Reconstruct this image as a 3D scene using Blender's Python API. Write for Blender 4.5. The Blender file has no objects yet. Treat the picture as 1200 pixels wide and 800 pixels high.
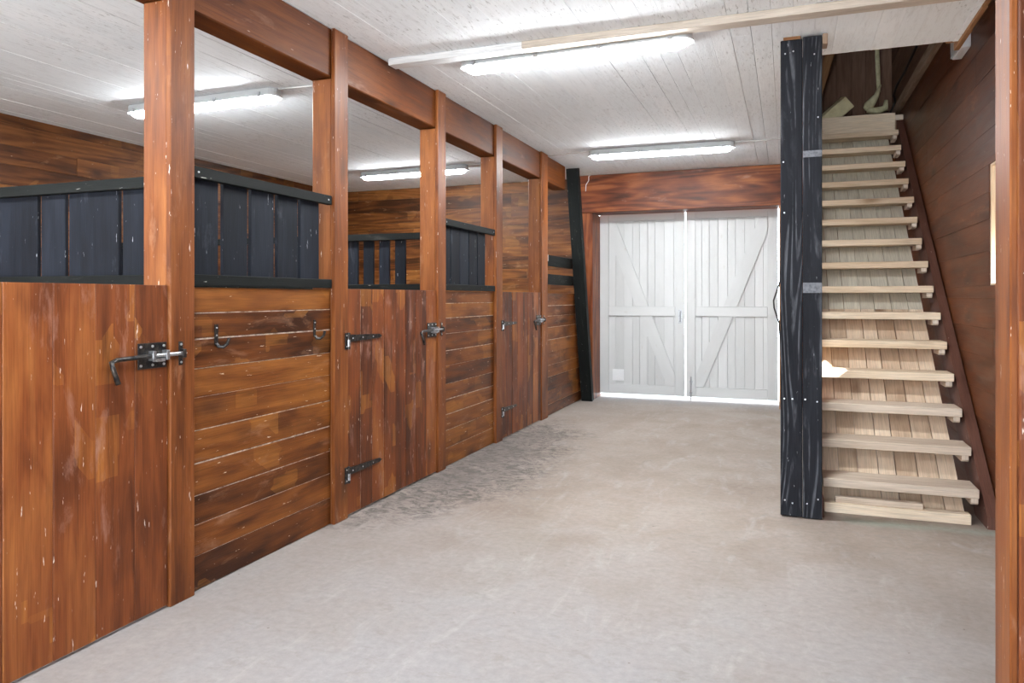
import bpy, math, random
from mathutils import Matrix, Vector
C = bpy.context.scene.collection
R = random.Random(7)
PI = math.pi

# ------------------------------------------------------------------ materials
class NG:
    def __init__(s, name):
        s.m = bpy.data.materials.new(name); s.m.use_nodes = True
        s.nt = s.m.node_tree; s.nt.nodes.clear()
        s.out = s.nt.nodes.new('ShaderNodeOutputMaterial')
        s.b = s.nt.nodes.new('ShaderNodeBsdfPrincipled')
        s.nt.links.new(s.b.outputs[0], s.out.inputs[0])
    def n(s, t, **k):
        nd = s.nt.nodes.new(t)
        for a, v in k.items(): setattr(nd, a, v)
        return nd
    def l(s, a, b): s.nt.links.new(a, b)
    def val(s, sock, v):
        if hasattr(v, 'links') or isinstance(v, bpy.types.NodeSocket): s.l(v, sock)
        else: sock.default_value = v
    def math(s, op, a, b=0.0, c=None, clamp=False):
        nd = s.n('ShaderNodeMath', operation=op, use_clamp=clamp)
        s.val(nd.inputs[0], a); s.val(nd.inputs[1], b)
        if c is not None: s.val(nd.inputs[2], c)
        return nd.outputs[0]
    def noise(s, vec, scale=1, detail=4, rough=.55, dist=0, sc=None):
        if sc is not None:
            mp = s.n('ShaderNodeMapping'); s.l(vec, mp.inputs[0]); mp.inputs['Scale'].default_value = sc; vec = mp.outputs[0]
        nd = s.n('ShaderNodeTexNoise'); s.l(vec, nd.inputs['Vector'])
        nd.inputs['Scale'].default_value = scale; nd.inputs['Detail'].default_value = detail
        nd.inputs['Roughness'].default_value = rough; nd.inputs['Distortion'].default_value = dist
        return nd.outputs['Fac']
    def ramp(s, fac, stops, interp='LINEAR'):
        nd = s.n('ShaderNodeValToRGB'); s.l(fac, nd.inputs[0]); e = nd.color_ramp; e.interpolation = interp
        while len(e.elements) < len(stops): e.elements.new(.5)
        for el, (p, c) in zip(e.elements, stops):
            el.position = p; el.color = (c, c, c, 1) if isinstance(c, (int, float)) else (*c, 1)
        return nd.outputs[0]
    def mix(s, fac, a, b, mode='MIX'):
        nd = s.n('ShaderNodeMix', data_type='RGBA', blend_type=mode)
        s.val(nd.inputs['Factor'], fac)
        for k, v in ((6, a), (7, b)):
            if isinstance(v, tuple): nd.inputs[k].default_value = (*v, 1)
            else: s.l(v, nd.inputs[k])
        return nd.outputs[2]
    def bump(s, h, strength=.3, dist=.003):
        nd = s.n('ShaderNodeBump'); s.l(h, nd.inputs['Height'])
        nd.inputs['Strength'].default_value = strength; nd.inputs['Distance'].default_value = dist
        s.l(nd.outputs[0], s.b.inputs['Normal'])

def wood(name, dark, mid, light, rough=.45, knots=.7, knot_col=None, wear=None, wear_amt=.0, nick=None, nick_t=.69,
         tint=.5, ring=.25, grain=1., bumps=.35, blotch=.45, patch=None, spec=.25, ringcol=None, ringf=1.):
    g = NG(name)
    uv = g.n('ShaderNodeUVMap'); uv.uv_map = 'UVMap'; U = uv.outputs[0]
    at = g.n('ShaderNodeAttribute'); at.attribute_name = 'tint'; T = at.outputs['Fac']
    n1 = g.noise(U, 1.5, 5, .6, .8, (1.0*grain, 11*grain, 1))
    fine = g.noise(U, 1, 4, .65, 0, (5, 150, 1))
    bl = g.noise(U, 1, 3, .5, .5, (1.5, 4.5, 1))
    rn = g.noise(U, 1, 1.6, .35, .15, (.42*grain, 4.6*grain, 1))
    W = g.math('SINE', g.math('MULTIPLY_ADD', rn, 62*ringf, g.math('MULTIPLY', fine, 1.2)))
    W = g.math('MULTIPLY_ADD', W, .5, .5)
    v = g.math('MULTIPLY', n1, .55)
    v = g.math('MULTIPLY_ADD', W, ring*.5, v)
    v = g.math('MULTIPLY_ADD', bl, blotch, v)
    v = g.math('MULTIPLY_ADD', T, tint, v)
    v = g.math('SUBTRACT', v, .275+ring*.25+blotch*.5+tint*.5-.5)
    col = g.ramp(v, [(.25, dark), (.5, mid), (.78, light)])
    if ringcol:
        rf = g.ramp(W, [(.62, 0.), (.95, 1.)])
        gate = g.ramp(g.noise(U, 1, 5, .7, 0, (1.6, 10, 1)), [(.46, 0.), (.64, 1.)])
        col = g.mix(g.math('MULTIPLY', rf, gate), col, ringcol)
    if patch:   # rectangular-ish overlaps of the stain brush
        vo = g.n('ShaderNodeTexVoronoi', distance='CHEBYCHEV'); mp2 = g.n('ShaderNodeMapping'); g.l(U, mp2.inputs[0])
        mp2.inputs['Scale'].default_value = (5., 6.5, 1); g.l(mp2.outputs[0], vo.inputs[0]); vo.inputs['Scale'].default_value = 1
        sep = g.n('ShaderNodeSeparateColor'); g.l(vo.outputs['Color'], sep.inputs[0])
        pf = g.math('MULTIPLY', g.ramp(sep.outputs[0], [(.86, 0.), (.89, .34)]), g.ramp(n1, [(.4, .3), (.6, 1.)]))
        df = g.ramp(bl, [(.30, .45), (.42, 0.)])
        col = g.mix(df, col, dark)
        col = g.mix(pf, col, patch)
    if knots:
        vo = g.n('ShaderNodeTexVoronoi'); mp3 = g.n('ShaderNodeMapping'); g.l(U, mp3.inputs[0])
        mp3.inputs['Scale'].default_value = (1.7, 4.2, 1)
        nz = g.n('ShaderNodeTexNoise'); g.l(U, nz.inputs['Vector']); nz.inputs['Scale'].default_value = 14
        ad = g.n('ShaderNodeVectorMath', operation='MULTIPLY_ADD'); g.l(nz.outputs['Color'], ad.inputs[0]); ad.inputs[1].default_value = (.06, .12, 0)
        g.l(mp3.outputs[0], ad.inputs[2]); g.l(ad.outputs[0], vo.inputs[0]); vo.inputs['Scale'].default_value = 1
        kf = g.ramp(vo.outputs['Distance'], [(.05, 1.), (.14, .5), (.24, 0.)])
        sp = g.n('ShaderNodeSeparateColor'); g.l(vo.outputs['Color'], sp.inputs[0])
        kg = g.math('GREATER_THAN', sp.outputs[2], 1-knots*.6)
        kf = g.math('MULTIPLY', kf, kg)
        col = g.mix(g.math('MULTIPLY', kf, .8), col, knot_col or tuple(c*.45 for c in dark))
    fr = g.ramp(fine, [(.3, .72), (.55, 1.), (.8, 1.12)])
    col = g.mix(1., col, fr, 'MULTIPLY')
    if wear:
        wf = g.ramp(g.noise(U, 1, 7, .68, .4, (2.2, 7, 1)), [(.62-wear_amt*.12, 0.), (.78-wear_amt*.1, .75)])
        col = g.mix(wf, col, wear)
    if nick:
        nf = g.ramp(g.noise(U, 1, 3, .75, 0, (9, 60, 1)), [(nick_t, 0.), (nick_t+.03, .85)])
        col = g.mix(nf, col, nick)
    g.l(col, g.b.inputs['Base Color'])
    g.l(g.math('MULTIPLY_ADD', n1, .25, rough-.12), g.b.inputs['Roughness'])
    g.b.inputs['Specular IOR Level'].default_value = spec
    h = g.math('MULTIPLY_ADD', n1, .6, fine)
    g.bump(h, bumps, .002)
    return g.m

def plain(name, col, rough=.5, metal=0., spots=None, emit=None, strength=0., spec=.5, nsc=40, amt=.25):
    g = NG(name)
    tc = g.n('ShaderNodeTexCoord')
    f = g.noise(tc.outputs['Object'], nsc, 4, .6)
    c = g.mix(g.ramp(f, [(.4, 0.), (.7, amt)]), col, spots or tuple(x*.6 for x in col))
    g.l(c, g.b.inputs['Base Color'])
    g.b.inputs['Roughness'].default_value = rough; g.b.inputs['Metallic'].default_value = metal
    g.b.inputs['Specular IOR Level'].default_value = spec
    if emit:
        g.b.inputs['Emission Color'].default_value = (*emit, 1); g.b.inputs['Emission Strength'].default_value = strength
    return g.m

M = {}
M['panel'] = wood('stained_panel_wood', (.040, .011, .003), (.150, .044, .0085), (.27, .095, .019), patch=(.44, .18, .035),
                  wear=(.33, .17, .10), wear_amt=.3, nick=(.75, .62, .50), nick_t=.675, tint=.30, ring=.22, blotch=.75, knot_col=(.045, .016, .008))
M['door'] = wood('stained_door_wood', (.060, .016, .006), (.190, .052, .0145), (.31, .108, .029), patch=(.52, .21, .04),
                 wear=(.37, .20, .15), wear_amt=.5, nick=(.78, .66, .58), nick_t=.675, tint=.34, ring=.12, blotch=.8, knot_col=(.06, .022, .012))
M['post'] = wood('stained_post_wood', (.070, .018, .005), (.195, .058, .0135), (.33, .120, .031), patch=(.19, .060, .026),
                 wear=(.36, .185, .105), wear_amt=.3, nick=(.80, .70, .62), nick_t=.67, tint=.25, ring=.12, blotch=.7, knot_col=(.08, .03, .012))
M['beam'] = wood('stained_beam_wood', (.048, .012, .003), (.128, .034, .006), (.23, .073, .015), rough=.55, wear=(.30, .15, .09), wear_amt=.2,
                 nick=(.6, .45, .35), nick_t=.70, tint=.2, ring=.12, blotch=.6)
M['lintel'] = wood('stained_lintel_wood', (.055, .013, .004), (.165, .040, .0115), (.33, .110, .032), wear=(.36, .2, .15), wear_amt=.2,
                   tint=.2, ring=.4, knots=1.3, knot_col=(.03, .01, .006), blotch=.7)
M['wall'] = wood('old_wall_wood', (.040, .012, .003), (.125, .040, .009), (.25, .094, .022), patch=(.34, .15, .035), wear=(.36, .2, .1), wear_amt=.2,
                 nick=(.6, .48, .36), nick_t=.69, tint=.35, ring=.35, knot_col=(.03, .012, .006), blotch=.7)
M['wall_right'] = wood('dark_wall_wood', (.042, .012, .005), (.095, .028, .009), (.165, .052, .016), wear=(.26, .11, .05), wear_amt=.2,
                       nick=(.5, .36, .28), nick_t=.70, tint=.15, ring=.08, rough=.42, blotch=.7)
M['black'] = wood('black_painted_wood', (.005, .006, .009), (.010, .0125, .019), (.021, .026, .038), wear=(.07, .08, .10), wear_amt=.2,
                  nick=(.45, .48, .52), nick_t=.685, tint=.2, ring=.12, knots=.3, rough=.6, spec=.15, knot_col=(.006, .006, .008))
M['black_rail'] = wood('black_rail_wood', (.003, .004, .004), (.0065, .008, .0075), (.014, .016, .015), nick=(.5, .5, .45), nick_t=.69,
                       wear=(.07, .07, .06), wear_amt=.2, tint=.1, ring=.1, knots=0, rough=.6, spec=.15)
M['black_post'] = wood('black_post_wood', (.009, .010, .013), (.017, .018, .023), (.030, .033, .040), nick=(.6, .62, .65), nick_t=.69,
                       wear=(.045, .048, .055), wear_amt=.3, tint=.1, ring=.1, knots=0, rough=.62, spec=.12, ringcol=(.125, .132, .148), ringf=2.0)
M['raw'] = wood('raw_stair_wood', (.62, .46, .31), (.77, .62, .45), (.85, .72, .56), tint=.35, ring=.2, knots=.4, knot_col=(.30, .17, .09),
                rough=.7, spec=.2, bumps=.15)
M['raw_dusty'] = wood('dusty_tread_wood', (.54, .43, .33), (.68, .57, .46), (.77, .67, .56), tint=.3, ring=.2, knots=.4, knot_col=(.16, .10, .06),
                      rough=.8, spec=.15, wear=(.52, .44, .36), wear_amt=.2, bumps=.15)
M['board_warm'] = wood('raw_boarding_wood', (.52, .385, .27), (.66, .51, .37), (.76, .62, .47), tint=.35, ring=.22, knots=.7, knot_col=(.20, .11, .06),
                       rough=.8, spec=.15, bumps=.15)
M['board_grey'] = wood('greyed_boarding_wood', (.42, .38, .30), (.54, .50, .41), (.63, .59, .49), tint=.35, ring=.2, knots=.6, knot_col=(.26, .22, .17),
                       rough=.85, spec=.1, bumps=.15)
M['stringer'] = wood('brown_stringer_wood', (.065, .026, .017), (.125, .054, .037), (.18, .080, .056), nick=(.6, .5, .42), nick_t=.69, tint=.1, knots=.2,
                     rough=.55, ring=.05)
M['attic'] = wood('dark_attic_wood', (.12, .068, .046), (.19, .112, .078), (.27, .165, .118), tint=.3, knots=.3, rough=.8, spec=.1, ring=.1)
M['brown'] = wood('fresh_brown_wood', (.20, .09, .04), (.31, .155, .07), (.42, .23, .11), tint=.2, knots=.4, rough=.7, spec=.2, ring=.15)
M['grey_timber'] = wood('greyish_timber', (.24, .17, .12), (.36, .26, .19), (.50, .39, .30), tint=.2, knots=.4, rough=.8, spec=.1, ring=.15)
M['white_wood'] = wood('white_painted_timber', (.66, .68, .70), (.78, .80, .81), (.84, .85, .86), tint=.15, knots=.15, knot_col=(.55, .56, .56), rough=.5,
                       ring=.1, blotch=.2, bumps=.15)
M['bare_timber'] = wood('bare_batten_timber', (.46, .40, .33), (.60, .53, .45), (.72, .66, .58), tint=.15, knots=.2, rough=.7, ring=.15, spec=.2)
M['dust'] = plain('seam_dust', (.72, .62, .52), .9, nsc=25, spots=(.12, .05, .03), amt=.9, spec=.1)  # pale with dark spots, shows as pale lines in the board seams
M['seam_dark'] = plain('seam_shadow_gap', (.16, .15, .14), .9, spec=.1)
M['iron'] = plain('black_iron', (.018, .018, .020), .38, .6, spots=(.12, .10, .08), nsc=60, amt=.6)
M['steel'] = plain('worn_zinc_steel', (.55, .57, .60), .3, .9, spots=(.12, .11, .10), nsc=90, amt=.6)
M['screw'] = plain('screw_steel', (.72, .74, .77), .3, .8)
M['cable_white'] = plain('white_cable', (.75, .76, .76), .5)
M['cable_black'] = plain('black_cable', (.02, .015, .012), .5)
M['plastic_grey'] = plain('lamp_tray_plastic', (.50, .52, .53), .45, nsc=20, amt=.1)
M['plastic_white'] = plain('white_plastic', (.80, .81, .82), .4, nsc=20, amt=.05)
M['foam'] = plain('yellow_mineral_foam', (.78, .74, .48), .9, spots=(.50, .46, .24), nsc=18, amt=.7, spec=.1)
M['block'] = plain('pale_timber_block', (.80, .71, .44), .85, spots=(.56, .46, .24), nsc=12, amt=.6, spec=.1)
M['tape'] = plain('grey_scuffed_tape', (.17, .18, .20), .6, spots=(.06, .06, .07), nsc=70, amt=.8)
M['lamp'] = plain('glowing_lamp_diffuser', (.9, .9, .9), .4, emit=(.94, .975, 1.0), strength=86.0)
M['clear'] = plain('clear_lamp_rim', (.62, .65, .67), .15, nsc=30, amt=.1)
M['ground'] = plain('pale_gravel_ground', (.72, .71, .69), .95, nsc=8, spec=.1)

def ceiling_mat():
    g = NG('white_painted_ceiling_boards')
    uv = g.n('ShaderNodeUVMap'); uv.uv_map = 'UVMap'; U = uv.outputs[0]
    at = g.n('ShaderNodeAttribute'); at.attribute_name = 'tint'
    tc = g.n('ShaderNodeTexCoord')
    st = g.noise(U, 1, 6, .7, .3, (4, 30, 1))          # long brush streaks
    ds = g.noise(U, 1, 4, .7, .2, (14, 60, 1))         # short dark dashes
    big = g.noise(tc.outputs['Object'], .8, 4, .55)
    base = g.ramp(g.math('MULTIPLY_ADD', at.outputs['Fac'], .25, g.math('MULTIPLY', big, .8)), [(.25, (.85, .905, .94)), (.75, (.92, .955, .98))])
    c = g.mix(g.ramp(st, [(.50, 0.), (.72, .55)]), base, (.68, .71, .73))
    gate = g.ramp(g.noise(tc.outputs['Object'], 1.6, 5, .65), [(.44, .12), (.60, 1.)])
    c = g.mix(g.math('MULTIPLY', g.ramp(ds, [(.57, 0.), (.66, .75)]), gate), c, (.42, .44, .45))
    g.l(c, g.b.inputs['Base Color']); g.b.inputs['Roughness'].default_value = .75
    g.b.inputs['Specular IOR Level'].default_value = .08
    g.bump(g.math('ADD', st, ds), .5, .004)
    return g.m
M['ceiling'] = ceiling_mat()

def white_door_mat():
    g = NG('white_painted_door')
    uv = g.n('ShaderNodeUVMap'); uv.uv_map = 'UVMap'; U = uv.outputs[0]
    at = g.n('ShaderNodeAttribute'); at.attribute_name = 'tint'
    fine = g.noise(U, 1, 4, .6, 0, (3, 60, 1)); bl = g.noise(U, 1, 4, .6, .3, (1.6, 6, 1))
    v = g.math('MULTIPLY_ADD', at.outputs['Fac'], .35, g.math('MULTIPLY', bl, .65))
    c = g.ramp(v, [(.25, (.53, .54, .535)), (.55, (.59, .60, .595)), (.8, (.635, .645, .64))])
    vo = g.n('ShaderNodeTexVoronoi'); mp = g.n('ShaderNodeMapping'); g.l(U, mp.inputs[0]); mp.inputs['Scale'].default_value = (3, 8, 1)
    g.l(mp.outputs[0], vo.inputs[0]); vo.inputs['Scale'].default_value = 1
    c = g.mix(g.ramp(vo.outputs['Distance'], [(.05, .35), (.10, 0.)]), c, (.50, .48, .44))
    g.l(c, g.b.inputs['Base Color']); g.b.inputs['Roughness'].default_value = .5
    g.bump(fine, .25, .002)
    return g.m
M['white_door'] = white_door_mat()

def floor_mat():
    g = NG('worn_concrete_floor')
    tc = g.n('ShaderNodeTexCoord'); O = tc.outputs['Object']
    sp = g.n('ShaderNodeSeparateXYZ'); g.l(O, sp.inputs[0]); X, Y = sp.outputs[0], sp.outputs[1]
    big = g.noise(O, .45, 5, .55, .5); mid = g.noise(O, 2.2, 6, .62, .4); fin = g.noise(O, 28, 6, .7)
    brush = g.noise(O, 1, 6, .65, 1.0, (7, 2.2, 1))
    v = g.math('MULTIPLY_ADD', mid, .45, g.math('MULTIPLY', big, .55))
    c = g.ramp(v, [(.36, (.242, .193, .160)), (.5, (.302, .250, .213)), (.64, (.350, .303, .270))])
    # paler bluish-grey cement skim toward the near part of the aisle
    near = g.math('MULTIPLY_ADD', Y, -.30, 1.45, clamp=True)
    sk = g.ramp(g.math('MULTIPLY', near, g.math('MULTIPLY_ADD', mid, .9, .35)), [(.12, 0.), (.60, .85)])
    c = g.mix(sk, c, (.305, .295, .300))
    c = g.mix(g.ramp(brush, [(.54, 0.), (.70, .38)]), c, (.42, .40, .385))
    pit = g.noise(O, 1, 8, .75, .8, (9, 16, 1))
    c = g.mix(g.ramp(pit, [(.36, .45), (.46, 0.)]), c, (.24, .215, .195))
    # brownish dusting along the stall front
    dx = g.math('ABSOLUTE', g.math('ADD', X, 2.3)); a = g.math('SUBTRACT', 1., g.math('MULTIPLY', dx, .80), clamp=True)
    w = g.math('MULTIPLY', a, g.noise(O, 1, 7, .65, .8, (4, 1.6, 1)))
    c = g.mix(g.ramp(w, [(.20, 0.), (.46, .5)]), c, (.29, .25, .228))
    # trodden dirt in front of the stall doors: its own scratchy, broken shape
    dy = g.math('ABSOLUTE', g.math('SUBTRACT', Y, 5.5)); b = g.math('SUBTRACT', 1.3, g.math('MULTIPLY', dy, .40), clamp=True)
    dn = g.noise(O, 1, 10, .80, 1.6, (8, 3.4, 1)); dn2 = g.noise(O, 1.3, 4, .6)
    dm = g.math('MULTIPLY', g.math('MULTIPLY', a, b), g.math('ADD', g.math('MULTIPLY', dn, .6), dn2))
    sc_ = g.noise(O, 1, 9, .82, 1.5, (9, 13, 1))
    brk = g.ramp(sc_, [(.45, .0), (.56, 1.)])
    c = g.mix(g.math('MULTIPLY', g.ramp(dm, [(.32, 0.), (.52, .85)]), brk), c, (.075, .068, .062))
    c = g.mix(g.ramp(dm, [(.46, 0.), (.80, .55)]), c, (.13, .115, .105))
    # grey scuff under the far doors, green film near the stair foot
    fy = g.math('SUBTRACT', 1., g.math('ABSOLUTE', g.math('MULTIPLY', g.math('SUBTRACT', Y, 9.3), 1.1)), clamp=True)
    c = g.mix(g.ramp(g.math('MULTIPLY', fy, dn), [(.25, 0.), (.5, .6)]), c, (.27, .265, .27))
    gx = g.math('SUBTRACT', 1., g.math('ABSOLUTE', g.math('MULTIPLY', g.math('SUBTRACT', Y, 4.72), 5.)), clamp=True)
    gx = g.math('MULTIPLY', gx, g.math('MULTIPLY', g.math('ADD', X, -.1, clamp=True), 4., clamp=True))
    c = g.mix(g.ramp(g.math('MULTIPLY', gx, mid), [(.25, 0.), (.5, .5)]), c, (.32, .40, .33))
    fr = g.ramp(fin, [(.3, .86), (.7, 1.08)]); c = g.mix(1., c, fr, 'MULTIPLY')
    spk = g.ramp(g.noise(O, 16, 2, .8), [(.735, 0.), (.76, .8)]); c = g.mix(spk, c, (.16, .13, .11))
    g.l(c, g.b.inputs['Base Color']); g.b.inputs['Roughness'].default_value = .72; g.b.inputs['Specular IOR Level'].default_value = .25
    g.bump(g.math('ADD', g.math('MULTIPLY', mid, 1.5), g.math('MULTIPLY', fin, .5)), .35, .006)
    return g.m
M['floor'] = floor_mat()

# ------------------------------------------------------------------ mesh builder
class MB:
    def __init__(s): s.v, s.f, s.uv, s.t, s.mi = [], [], [], [], []
    def poly(s, pts, uvs, tint, mi=0):
        i = len(s.v); s.v += [tuple(p) for p in pts]; s.f.append(list(range(i, i+len(pts)))); s.uv.append(uvs); s.t.append(tint); s.mi.append(mi)
    def box(s, x0, x1, y0, y1, z0, z1, grain='z', tint=None, mat=None, mi=0):
        if x0 > x1: x0, x1 = x1, x0
        if y0 > y1: y0, y1 = y1, y0
        if z0 > z1: z0, z1 = z1, z0
        tint = R.random() if tint is None else tint
        ou, ov = R.random()*40, R.random()*40
        ga = 'xyz'.index(grain)
        P = [(x, y, z) for x in (x0, x1) for y in (y0, y1) for z in (z0, z1)]
        F = [((0, 1, 3, 2), 0), ((4, 6, 7, 5), 0), ((0, 4, 5, 1), 1), ((2, 3, 7, 6), 1), ((0, 2, 6, 4), 2), ((1, 5, 7, 3), 2)]
        base = len(s.v)
        for p in P: s.v.append(tuple(mat @ Vector(p)) if mat else p)
        for idx, nx in F:
            ax = [a for a in (0, 1, 2) if a != nx]; uv = []
            for k in idx:
                p = P[k]
                if ga in ax:
                    o = [a for a in ax if a != ga][0]; uv.append((p[ga]+ou, p[o]+ov+nx*3.3))
                else: uv.append((p[ax[0]]*.15+ou, p[ax[1]]*.6+ov))
            s.f.append([base+k for k in idx]); s.uv.append(uv); s.t.append(tint); s.mi.append(mi)
        return s
    def prism(s, prof, a0, a1, axis='x', grain_dir=None, tint=None, mi=0):
        """profile (counter-clockwise) in the two other axes, extruded along axis"""
        tint = R.random() if tint is None else tint
        ou, ov = R.random()*40, R.random()*40
        def P(p, a): return {'x': (a, p[0], p[1]), 'y': (p[0], a, p[1]), 'z': (p[0], p[1], a)}[axis]
        gd = Vector(grain_dir).normalized() if grain_dir else Vector((1, 0)); gn = Vector((-gd.y, gd.x))
        n = len(prof)
        for a, rev in ((a0, False), (a1, True)):
            q = list(reversed(prof)) if rev else prof
            s.poly([P(p, a) for p in q], [(Vector(p).dot(gd)+ou, Vector(p).dot(gn)+ov) for p in q], tint, mi)
        for i in range(n):
            p, q = prof[i], prof[(i+1) % n]; L = (Vector(q)-Vector(p)).length; u0 = Vector(p).dot(gd)
            s.poly([P(p, a0), P(p, a1), P(q, a1), P(q, a0)], [(u0+ou, ov), (u0+ou, ov+abs(a1-a0)), (u0+L+ou, ov+abs(a1-a0)), (u0+L+ou, ov)], tint, mi)
        return s
    def tube(s, pts, r, n=8, tint=.5, cap=True):
        pts = [Vector(p) for p in pts]; rs = r if isinstance(r, (list, tuple)) else [r]*len(pts); rings = []
        up = None; L = 0; base = len(s.v)
        for i, p in enumerate(pts):
            d = (pts[min(i+1, len(pts)-1)]-pts[max(i-1, 0)]).normalized()
            if up is None:
                up = Vector((0, 0, 1)) if abs(d.z) < .9 else Vector((1, 0, 0))
            a = d.cross(up).normalized(); b = a.cross(d).normalized(); up = b
            for k in range(n):
                t = 2*PI*k/n; s.v.append(tuple(p+(a*math.cos(t)+b*math.sin(t))*rs[i]))
        for i in range(len(pts)-1):
            for k in range(n):
                q = [base+i*n+k, base+i*n+(k+1) % n, base+(i+1)*n+(k+1) % n, base+(i+1)*n+k]
                s.f.append(q); s.uv.append([(i*.1, k/n*.1)]*4); s.t.append(tint); s.mi.append(0)
        if cap:
            for i, rev in ((0, True), (len(pts)-1, False)):
                q = [base+i*n+k for k in range(n)]
                if rev: q.reverse()
                s.f.append(q); s.uv.append([(0, 0)]*n); s.t.append(tint); s.mi.append(0)
        return s
    def build(s, name, mats, parent=None, bevel=.002, loc=None, smooth=False, seg=1):
        me = bpy.data.meshes.new(name)
        L = Vector(loc) if loc else (Vector(parent.location) if parent is not None else Vector())
        W = L
        me.from_pydata([tuple(Vector(v)-W) for v in s.v], [], s.f)
        ul = me.uv_layers.new(name='UVMap'); k = 0
        for pf in s.uv:
            for c in pf: ul.data[k].uv = c; k += 1
        at = me.attributes.new('tint', 'FLOAT', 'FACE')
        for i, t in enumerate(s.t): at.data[i].value = t
        for m in (mats if isinstance(mats, list) else [mats]): me.materials.append(m)
        for i, m in enumerate(s.mi): me.polygons[i].material_index = m
        if smooth:
            for p in me.polygons: p.use_smooth = True
        me.update(); me.validate()
        o = bpy.data.objects.new(name, me); C.objects.link(o)
        if parent is not None: o.parent = parent; 
        elif loc: o.location = L
        if bevel:
            b = o.modifiers.new('bevel', 'BEVEL'); b.width = bevel; b.segments = seg; b.limit_method = 'ANGLE'
        return o

# children are stored relative to their root; sub-parts reuse the root's frame
def sub(mb, name, mat, part, root, **k):
    o = mb.build(name, mat, None, loc=tuple(root.location), **k)
    o.location = (0, 0, 0); o.parent = part
    return o
def thing(name, label, cat, loc, group=None):
    o = bpy.data.objects.new(name, None); C.objects.link(o); o.location = loc; o.empty_display_size = .1
    o['label'] = label; o['category'] = cat
    if group: o['group'] = group
    return o
def tag(o, label, cat, group=None):
    o['label'] = label; o['category'] = cat
    if group: o['group'] = group
    return o
def struct(o): o['kind'] = 'structure'; return o

def planks(mb, plane, a, b, lo, hi, run, front, back, w=.14, jit=.15, gap=.0015, ends=None):
    """boards filling a rectangle. plane 'x': a..b is Y, lo..hi is Z, thickness in X. run 'h' or 'v'."""
    def put(y0, y1, z0, z1, grain, t):
        fr = front + (R.random()-.5)*.003
        if plane == 'x': mb.box(back, fr, y0, y1, z0, z1, grain={'h': 'y', 'v': 'z'}[grain], tint=t)
        elif plane == 'y': mb.box(y0, y1, back, fr, z0, z1, grain={'h': 'x', 'v': 'z'}[grain], tint=t)
        else: mb.box(y0, y1, z0, z1, back, fr, grain={'h': 'x', 'v': 'y'}[grain], tint=t)
    s0, s1 = (lo, hi) if run == 'h' else (a, b)
    p = s0
    while p < s1-1e-4:
        ww = w*(1+(R.random()-.5)*2*jit); q = min(p+ww, s1)
        if s1-q < .04: q = s1
        g_ = gap*R.choice((.15, .4, 1, 1.6))
        if run == 'h':
            cuts = [a]
            if ends:
                t = a+R.random()*ends
                while t < b-.3: cuts.append(t); t += ends*(.6+.8*R.random())
            cuts.append(b)
            for c0, c1 in zip(cuts, cuts[1:]): put(c0+.0006, c1-.0006, p+g_/2, q-g_/2, 'h', R.random())
        else:
            cuts = [lo]
            if ends:
                t = lo+R.random()*ends
                while t < hi-.3: cuts.append(t); t += ends*(.6+.8*R.random())
            cuts.append(hi)
            for c0, c1 in zip(cuts, cuts[1:]): put(p+g_/2, q-g_/2, c0+.0006, c1-.0006, 'v', R.random())
        p = q
    return mb

HC = 2.84          # underside of the ceiling boards
# ------------------------------------------------------------------ the room
f = MB(); f.box(-6.4, 1.4, -1.7, 9.75, -.15, 0, 'y'); struct(f.build('floor', M['floor'], bevel=0))
gr = MB(); gr.box(-16, 14, 9.75, 26, -.25, -.03, 'y'); gr.box(-16, 14, -18, -1.7, -.25, -.03, 'y'); gr.box(1.4, 14, -1.7, 9.75, -.25, -.03, 'y')
struct(gr.build('ground', M['ground'], bevel=0))

ce = MB()
x = -6.16
while x < .965:
    w = .112*(1+(R.random()-.5)*.12); q = min(x+w, .965)
    g_ = R.choice((.0004, .0006, .0008, .0014, .0024)); zj = R.random()*.003
    yend = 9.3 if q < .11 else 5.10
    cuts = [-1.6]; t = -1.6+R.random()*4
    while t < yend-.8: cuts.append(t); t += 2.4+R.random()*2.4
    cuts.append(yend)
    for c0, c1 in zip(cuts, cuts[1:]): ce.box(x+g_/2, q-g_/2, c0+.0008, c1-.0008, HC+zj, HC+.022, 'y')
    x = q
ceil = struct(ce.build('ceiling', M['ceiling'], bevel=0))
cb = MB(); cb.box(-6.3, .11, -1.65, 9.5, HC+.022, HC+.05, 'y'); cb.box(.11, .97, -1.65, 5.10, HC+.022, HC+.05, 'y')
o = cb.build('ceiling_backing_board', M['seam_dark'], bevel=0); struct(o)
# far wall with the double-door opening, faced with horizontal boards
wf = MB()
planks(wf, 'y', -6.16, -2.46, 0, 2.36, 'h', 9.30, 9.33, .15, ends=2.4)
planks(wf, 'y', -6.16, -2.46, 2.36, HC, 'h', 9.30, 9.33, .17, ends=3.)
planks(wf, 'y', -.085, 1.12, 0, 2.36, 'h', 9.36, 9.39, .15)
struct(wf.build('wall_far', M['wall'], bevel=.0015))
wb = MB(); wb.box(-6.3, -2.46, 9.33, 9.5, -.1, 3.0); wb.box(-.085, 1.3, 9.39, 9.5, -.1, 3.0); wb.box(-2.46, -.085, 9.25, 9.5, 2.72, 3.0)
struct(wb.build('wall_far_outer', M['seam_dark'], bevel=0))
wl = MB(); planks(wl, 'x', -1.6, 9.3, 0, HC, 'h', -6.16, -6.19, .16, ends=3.2); wl.box(-6.3, -6.19, -1.7, 9.5, -.1, 3.0)
struct(wl.build('wall_left', M['wall'], bevel=.0015))
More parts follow.
